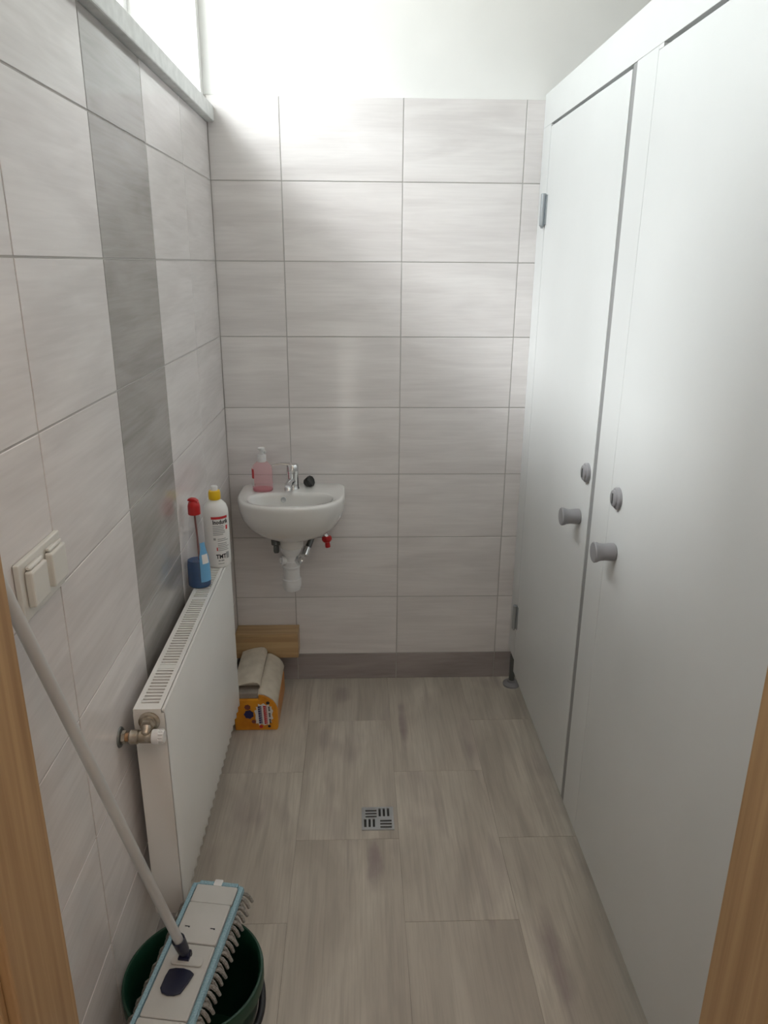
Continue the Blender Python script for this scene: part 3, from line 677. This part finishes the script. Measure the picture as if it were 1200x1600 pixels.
MB().add(vs_, fs, True).build('label', 'label_blue', bb_)
vs_, fs = [], []
for z in (0.066, 0.078, 0.090):
    for k in range(4):
        a = math.radians(-58+14*k); r = shell_r(z)+0.0012
        vs_.append((cx_+r*math.cos(a), cy_+r*0.8*math.sin(a)-0.0006, RT+z))
for j in range(2):
    for k in range(3): fs.append((j*4+k, j*4+k+1, j*4+5+k, j*4+4+k))
MB().add(vs_, fs, True).build('label_mark', 'print_white', bb_)

bb_.scale = (0.95, 0.95, 1.11)

# ------------------------------------------------------------------ double socket on the left wall
sk = empty('wall_socket', (XL, -1.642, 1.128)); setp(sk, 'cream double wall socket with hinged covers on the left wall', 'socket')
MB().box(XL+0.0004, XL+0.009, -1.717, -1.566, 1.129, 1.218).build('base_plate', 'cream_plastic', sk, bevel=0.002)
for a, b_ in ((-1.704, -1.650), (-1.632, -1.578)):
    lid = MB().box(XL+0.0095, XL+0.0215, a, b_, 1.148, 1.203).build('cover', 'cream_plastic', sk, bevel=0.003)
    MB().box(XL+0.0095, XL+0.017, a+0.006, b_-0.006, 1.2035, 1.2085).build('hinge', 'cream_plastic', lid, bevel=0.0015)
    MB().cyl((XL+0.0145, a+0.003, 1.2075), (XL+0.0145, b_-0.003, 1.2075), 0.0022, 10).build('hinge_pin', 'cream_plastic', lid)

# ------------------------------------------------------------------ floor drain
gx, gy, gh = -0.097, -0.821, 0.0455
fd = empty('floor_drain', (gx, gy, 0)); setp(fd, 'square steel floor drain grate with twelve slots', 'drain')
MB().box(gx-gh+0.002, gx+gh-0.002, gy-gh+0.002, gy+gh-0.002, 0.0002, 0.0006).build('pit', 'black_rubber_shade', fd)  # black plate: shade of the recess put into its colour
z0_, z1_ = 0.0008, 0.0042
mb = MB()
for a in (-1, 1):
    mb.box(gx+a*gh-0.0035, gx+a*gh+0.0035, gy-gh-0.0035, gy+gh+0.0035, 0.0002, z1_)
    mb.box(gx-gh+0.0036, gx+gh-0.0036, gy+a*gh-0.0035, gy+a*gh+0.0035, 0.0002, z1_)
mb.build('frame', 'steel', fd)
MB().box(gx-gh+0.0037, gx+gh-0.0037, gy-0.003, gy+0.003, z0_, z1_).build('bar', 'steel', fd)
for s in (-1, 1):
    ya, yb = (gy+0.0031, gy+gh-0.0036) if s > 0 else (gy-gh+0.0036, gy-0.0031)
    MB().box(gx-0.003, gx+0.003, ya, yb, z0_, z1_).build('bar', 'steel', fd)
for qx in (-1, 1):
    for qy in (-1, 1):
        xa, xb = (gx+0.0031, gx+gh-0.0037) if qx > 0 else (gx-gh+0.0037, gx-0.0031)
        ya, yb = (gy+0.0031, gy+gh-0.0037) if qy > 0 else (gy-gh+0.0037, gy-0.0031)
        across = (qx*qy < 0)       # slots run left-right in two quarters, front-back in the other two
        if across:
            n = 3; st = (yb-ya)/n
            for k in range(n): MB().box(xa, xb, ya+st*k+st*0.52, ya+st*k+st*1.0, z0_, z1_).build('slat', 'steel', fd)
            MB().box(xa, xa+0.004, ya, yb, z0_, z1_-0.0003).build('slat', 'steel', fd)
        else:
            n = 3; st = (xb-xa)/n
            for k in range(n): MB().box(xa+st*k+st*0.55, xa+st*(k+1)+st*0.02, ya, yb, z0_, z1_).build('slat', 'steel', fd)
            MB().box(xa, xb, ya, ya+0.004, z0_, z1_-0.0003).build('slat', 'steel', fd)

# ------------------------------------------------------------------ wooden box casing in the corner
wc = empty('wooden_box', (-0.51, -0.045, 0.145)); setp(wc, 'oak-coloured wooden casing in the back corner above the orange pack', 'casing')
MB().box(XL+0.0015, -0.3905, -0.0845, -0.0035, 0.236, 0.2495).build('top_board', 'oak_box', wc, bevel=0.0015)
MB().box(XL+0.0015, -0.3905, -0.0845, -0.0705, 0.146, 0.2355).build('front_board', 'oak_box', wc, bevel=0.0015)
MB().box(-0.404, -0.3905, -0.070, -0.0035, 0.146, 0.2355).build('end_board', 'oak_box', wc, bevel=0.0015)

# ------------------------------------------------------------------ orange pack of paper towels
pk = empty('paper_pack', (-0.53, -0.24, 0)); setp(pk, 'torn orange pack with cream paper folds in the back left corner', 'pack')
yA, yB = -0.352, -0.092
poly = [(-0.605, 0.0), (-0.452, 0.0), (-0.448, 0.012), (-0.448, 0.085), (-0.452, 0.105), (-0.462, 0.122), (-0.480, 0.136), (-0.500, 0.146), (-0.515, 0.150), (-0.516, 0.128), (-0.605, 0.128)]
MB().prism(poly, lambda a, b_, d: (a, d, b_), yA, yB).build('wrapper', 'orange_film', pk, bevel=0.004, seg=2)
MB().box(-0.603, -0.517, yA+0.006, yB, 0.1285, 0.152).build('inner_stack', 'grey_paper', pk, bevel=0.004)
def sheet(prof, y0, y1, th, droop, name, material, n=14):
    """curved paper sheet: cross-section in x-z swept from front to back, bending down at the front"""
    m_ = len(prof); vs_, fs = [], []
    for j in range(n+1):
        t = j/n; y = y0+(y1-y0)*t
        for side in (0, 1):
            for (x, z) in prof:
                dz = -droop*max(0, 1-t/0.22)**2 + 0.010*math.sin(2.2*t)
                vs_.append((x, y, z+dz+(th if side else 0)))
    R_ = 2*m_
    for j in range(n):
        for i in range(m_-1):
            fs.append((j*R_+i, j*R_+i+1, (j+1)*R_+i+1, (j+1)*R_+i)); fs.append((j*R_+m_+i, (j+1)*R_+m_+i, (j+1)*R_+m_+i+1, j*R_+m_+i+1))
        for i in (0, m_-1): fs.append((j*R_+i, (j+1)*R_+i, (j+1)*R_+m_+i, j*R_+m_+i))
    for j in (0, n):
        for i in range(m_-1): fs.append((j*R_+i, j*R_+i+1, j*R_+m_+i+1, j*R_+m_+i))
    return MB().add(vs_, fs, True).build(name, material, pk, sharp=60)
sheet([(-0.517,0.153),(-0.506,0.1595),(-0.494,0.157),(-0.478,0.148),(-0.464,0.1365),(-0.4535,0.121),(-0.4475,0.103)], -0.350, -0.092, 0.004, 0.012, 'paper_fold', 'cream_paper')
sheet([(-0.606,0.166),(-0.585,0.175),(-0.56,0.182),(-0.535,0.186),(-0.521,0.184),(-0.513,0.176),(-0.5105,0.166)], -0.325, -0.090, 0.004, 0.006, 'paper_fold', 'cream_paper')
MB().box(-0.604, -0.519, -0.30, -0.094, 0.1525, 0.1690).build('inner_stack', 'cream_paper', pk, bevel=0.004)
# print on the front: white burst, three upright lines of lettering, blots
yp = yA-0.0008
def fpoly(pts, name, material, off=0.0):
    MB().prism(pts, lambda a, b_, d: (a, d, b_), yp-0.0004-off, yp-off).build(name, material, pk)
random.seed(11)
bc = (-0.498, 0.066); pts = []
for k in range(28):
    a = 2*PI*k/28; rr = 1.0 if k % 2 else 0.86
    rr *= 1+random.uniform(-0.07, 0.07)
    pts.append((bc[0]+0.034*rr*math.copysign(abs(math.cos(a))**0.7, math.cos(a)), bc[1]+0.048*rr*math.copysign(abs(math.sin(a))**0.7, math.sin(a))))
fpoly(pts, 'label_burst', 'print_white')
for (lx, wd, material, zlo, zhi, nl) in ((-0.513, 0.013, 'print_blue', 0.029, 0.103, 8), (-0.494, 0.012, 'red_print', 0.027, 0.104, 9), (-0.4785, 0.0065, 'print_black', 0.030, 0.100, 11)):
    st = (zhi-zlo)/nl
    for k in range(nl):
        z = zlo+st*k; lean = 0.003*(1-k/nl)
        if material == 'print_black' and k in (3, 7): continue
        # upright letter-like blocks with a notch so that they read as print
        x_ = lx+lean
        fpoly([(x_-wd/2, z+0.0008), (x_+wd/2, z+0.0008), (x_+wd/2, z+st*0.36), (x_+wd*0.05*(k % 3), z+st*0.36), (x_+wd*0.05*(k % 3), z+st*0.55), (x_+wd/2, z+st*0.55), (x_+wd/2, z+st-0.0008), (x_-wd/2, z+st-0.0008)], 'lettering', material, 0.0005)
for (x, z, r, material) in ((-0.552, 0.068, 0.016, 'print_blue'), (-0.556, 0.098, 0.010, 'amber_tube'), (-0.536, 0.038, 0.007, 'amber_tube'), (-0.510, 0.0165, 0.006, 'red_print'), (-0.480, 0.0175, 0.005, 'print_black'), (-0.482, 0.115, 0.006, 'print_black')):
    fpoly([(x+r*(1+0.18*(k % 2))*math.cos(2*PI*k/14), z+r*(1+0.18*(k % 2))*math.sin(2*PI*k/14)) for k in range(14)], 'label_blot', material, 0.0002)

# ------------------------------------------------------------------ green bucket
bx, by, bh, br = -0.4885, -1.548, 0.262, 0.140
bk = empty('bucket', (bx, by, 0)); setp(bk, 'dark green plastic bucket under the mop by the radiator', 'bucket')
MB().lathe((bx, by, 0.0), (0,0,1), [(0,0.004),(0.098,0.004),(0.100,0.0),(0.106,0.0),(0.108,0.006),(0.130,bh-0.036),(0.131,bh-0.034),(0.139,bh-0.030),(0.1395,bh-0.004),(0.138,bh),(0.134,bh+0.0005),(0.1305,bh-0.003),(0.128,bh-0.03),(0.1045,0.010),(0,0.009)], 64).build('pail', 'green_plastic', bk)
pts = []
for k in range(33):
    f_ = -PI/2 + PI*k/32; t_ = math.radians(33); R_ = 0.153
    pts.append((bx+R_*math.cos(f_)*math.cos(t_)+0.004, by+R_*0.985*math.sin(f_), bh-0.016-R_*math.cos(f_)*math.sin(t_)))
MB().tube(pts, 0.0075, 10).build('bail_handle', 'handle_dark', bk)
for s in (-1, 1): MB().cyl((bx+0.004, by+s*0.1402, bh-0.016), (bx+0.004, by+s*0.160, bh-0.016), 0.010, 14, bev=0.002).build('handle_lug', 'green_plastic', bk)

# ------------------------------------------------------------------ flat mop lying across the bucket, pole against the wall
ma = Vector((0.148, 0.989, 0.0)).normalized(); mw = Vector((0.989, -0.148, 0)).normalized(); mz = Vector((0,0,1))
mo = Vector((-0.4950, -1.552, bh+0.031))
mp_ = empty('flat_mop', (mo.x, mo.y, mo.z)); setp(mp_, 'flat mop with pale blue fringed pad, grey pole leaning against the wall', 'mop')
def ml(u, v, h): return mo + mw*u + ma*v + mz*h
HL, HW = 0.193, 0.058
def mprism(poly, h0, h1): return MB().prism(poly, lambda a, b_, d: ml(a, b_, d), h0, h1)
def rrect(u0, u1, v0, v1, r, n=4):
    out = []
    for (cu, cv, a0) in ((u1-r, v1-r, 0), (u0+r, v1-r, PI/2), (u0+r, v0+r, PI), (u1-r, v0+r, 3*PI/2)):
        for k in range(n+1): a = a0+PI/2*k/n; out.append((cu+r*math.cos(a), cv+r*math.sin(a)))
    return out
mprism(rrect(-HW, HW, -HL, HL, 0.010), -0.004, 0.006).build('pad', 'mop_blue', mp_, bevel=0.002)
for s in (-1, 1):      # raised blue pocket edges
    MB().obox(ml(s*(HW-0.0048), 0, 0.0095), mw, ma, mz, 0.0046, HL-0.008, 0.003).build('pad_edge', 'mop_blue', mp_, bevel=0.002)
    MB().obox(ml(0, s*(HL-0.006), 0.0095), mw, ma, mz, HW-0.014, 0.0055, 0.0035).build('pad_edge', 'mop_blue', mp_, bevel=0.002)
    mprism(rrect(-0.0465, 0.0465, *( (0.131, 0.180) if s > 0 else (-0.180, -0.131) ), 0.005), 0.0064, 0.0145).build('end_flap', 'mop_grey', mp_, bevel=0.002)
mprism(rrect(-0.0455, 0.0455, 0.030, 0.1295, 0.004), 0.0064, 0.0165).build('plate', 'mop_grey', mp_, bevel=0.002)
mprism(rrect(-0.0455, 0.0455, -0.1295, 0.0285, 0.004), 0.0064, 0.0145).build('plate', 'mop_grey', mp_, bevel=0.002)
mprism(rrect(-0.010, 0.008, HL-0.014, HL+0.003, 0.002), 0.0132, 0.0150).build('pull_tab', 'white_plastic', mp_)
for u in (-0.032, 0.022): mprism([(u, 0.068), (u+0.010, 0.068), (u+0.010, 0.0645), (u+0.0075, 0.0645), (u+0.0075, 0.0662), (u, 0.0662)], 0.0166, 0.0170).build('clip_slot', 'mop_navy', mp_)
mprism(rrect(-0.030, 0.034, -0.022, -0.002, 0.006), 0.0146, 0.0185).build('rib', 'mop_grey', mp_, bevel=0.0015)
ped = [(-0.024, -0.034), (-0.012, -0.030), (0.004, -0.029), (0.018, -0.032), (0.028, -0.038), (0.024, -0.058), (0.017, -0.080), (0.006, -0.086), (-0.008, -0.087), (-0.020, -0.083), (-0.026, -0.074), (-0.026, -0.050)]
mprism([(u-0.002, v) for u, v in ped], 0.0146, 0.0195).build('pedal', 'mop_navy', mp_, bevel=0.002)
# pole and swivel joint
jb = ml(-0.006, 0.002, 0.016)
ptop = Vector((-0.6060, -1.7730, 1.1530)); pd0 = (ptop-jb).normalized()
js = jb + pd0*0.022
mb = MB().cyl(ml(-0.016, 0.0, 0.022), ml(0.006, 0.0, 0.022), 0.008, 16, bev=0.002)
mb.obox(ml(-0.005, -0.004, 0.019), mw, ma, mz, 0.011, 0.010, 0.0045)
mb.lathe(jb+pd0*0.008, pd0, [(0,0),(0.009,0),(0.0115,0.012),(0.0125,0.03),(0.0130,0.052),(0.0112,0.0525),(0.0105,0.040),(0,0.040)], 20)
mb.build('swivel_joint', 'mop_navy', mp_)
pe = ptop + pd0*0.10
MB().lathe(jb+pd0*0.049, pd0, [(0,0),(0.0092,0),(0.0092,(pe-jb).length-0.053),(0.008,(pe-jb).length-0.049),(0,(pe-jb).length-0.049)], 24).build('pole', 'mop_pole', mp_)
# fringe loops along both long edges and the ends
def loop_mesh(name, vec, origin, parent):
    pts_ = [Vector((0,0,0.002)), vec*0.35+Vector((0,0,0.001)), vec*0.75+Vector((0,0,-0.008)), vec+Vector((0,0,-0.020))]
    return MB().tube([origin+p for p in pts_], 0.0045, 7, rf=lambda t: 0.0048-0.0022*abs(t-0.45)).build(name, 'mop_fringe', parent, origin)
src = {}
random.seed(5)
for s in (-1, 1):
    for k in range(30):
        v = -HL+0.012 + (2*HL-0.024)*k/29
        if s < 0 and v > 0.150: continue          # far loops on this edge left out, clear of the radiator end
        var = (s, k % 3)
        o_ = ml(s*(HW-0.002), v, -0.006)
        if var not in src: src[var] = loop_mesh('fringe_loop', mw*s*(0.014+0.003*(k % 3)) + ma*(-0.006+0.004*(k % 3)), o_, mp_)
        else: inst('fringe_loop', src[var], o_, mp_)
    for k in range(9):
        u = -HW+0.010 + (2*HW-0.020)*k/8
        o_ = ml(u, s*(HL-0.002), -0.006); var = ('e', s)
        if var not in src: src[var] = loop_mesh('fringe_loop', ma*s*0.012, o_, mp_)
        else: inst('fringe_loop', src[var], o_, mp_)
# soft underside of the pad
mprism(rrect(-HW+0.004, HW-0.004, -HL+0.004, HL-0.004, 0.010), -0.0300, -0.0045).build('pad_pile', 'mop_fringe', mp_, bevel=0.006)
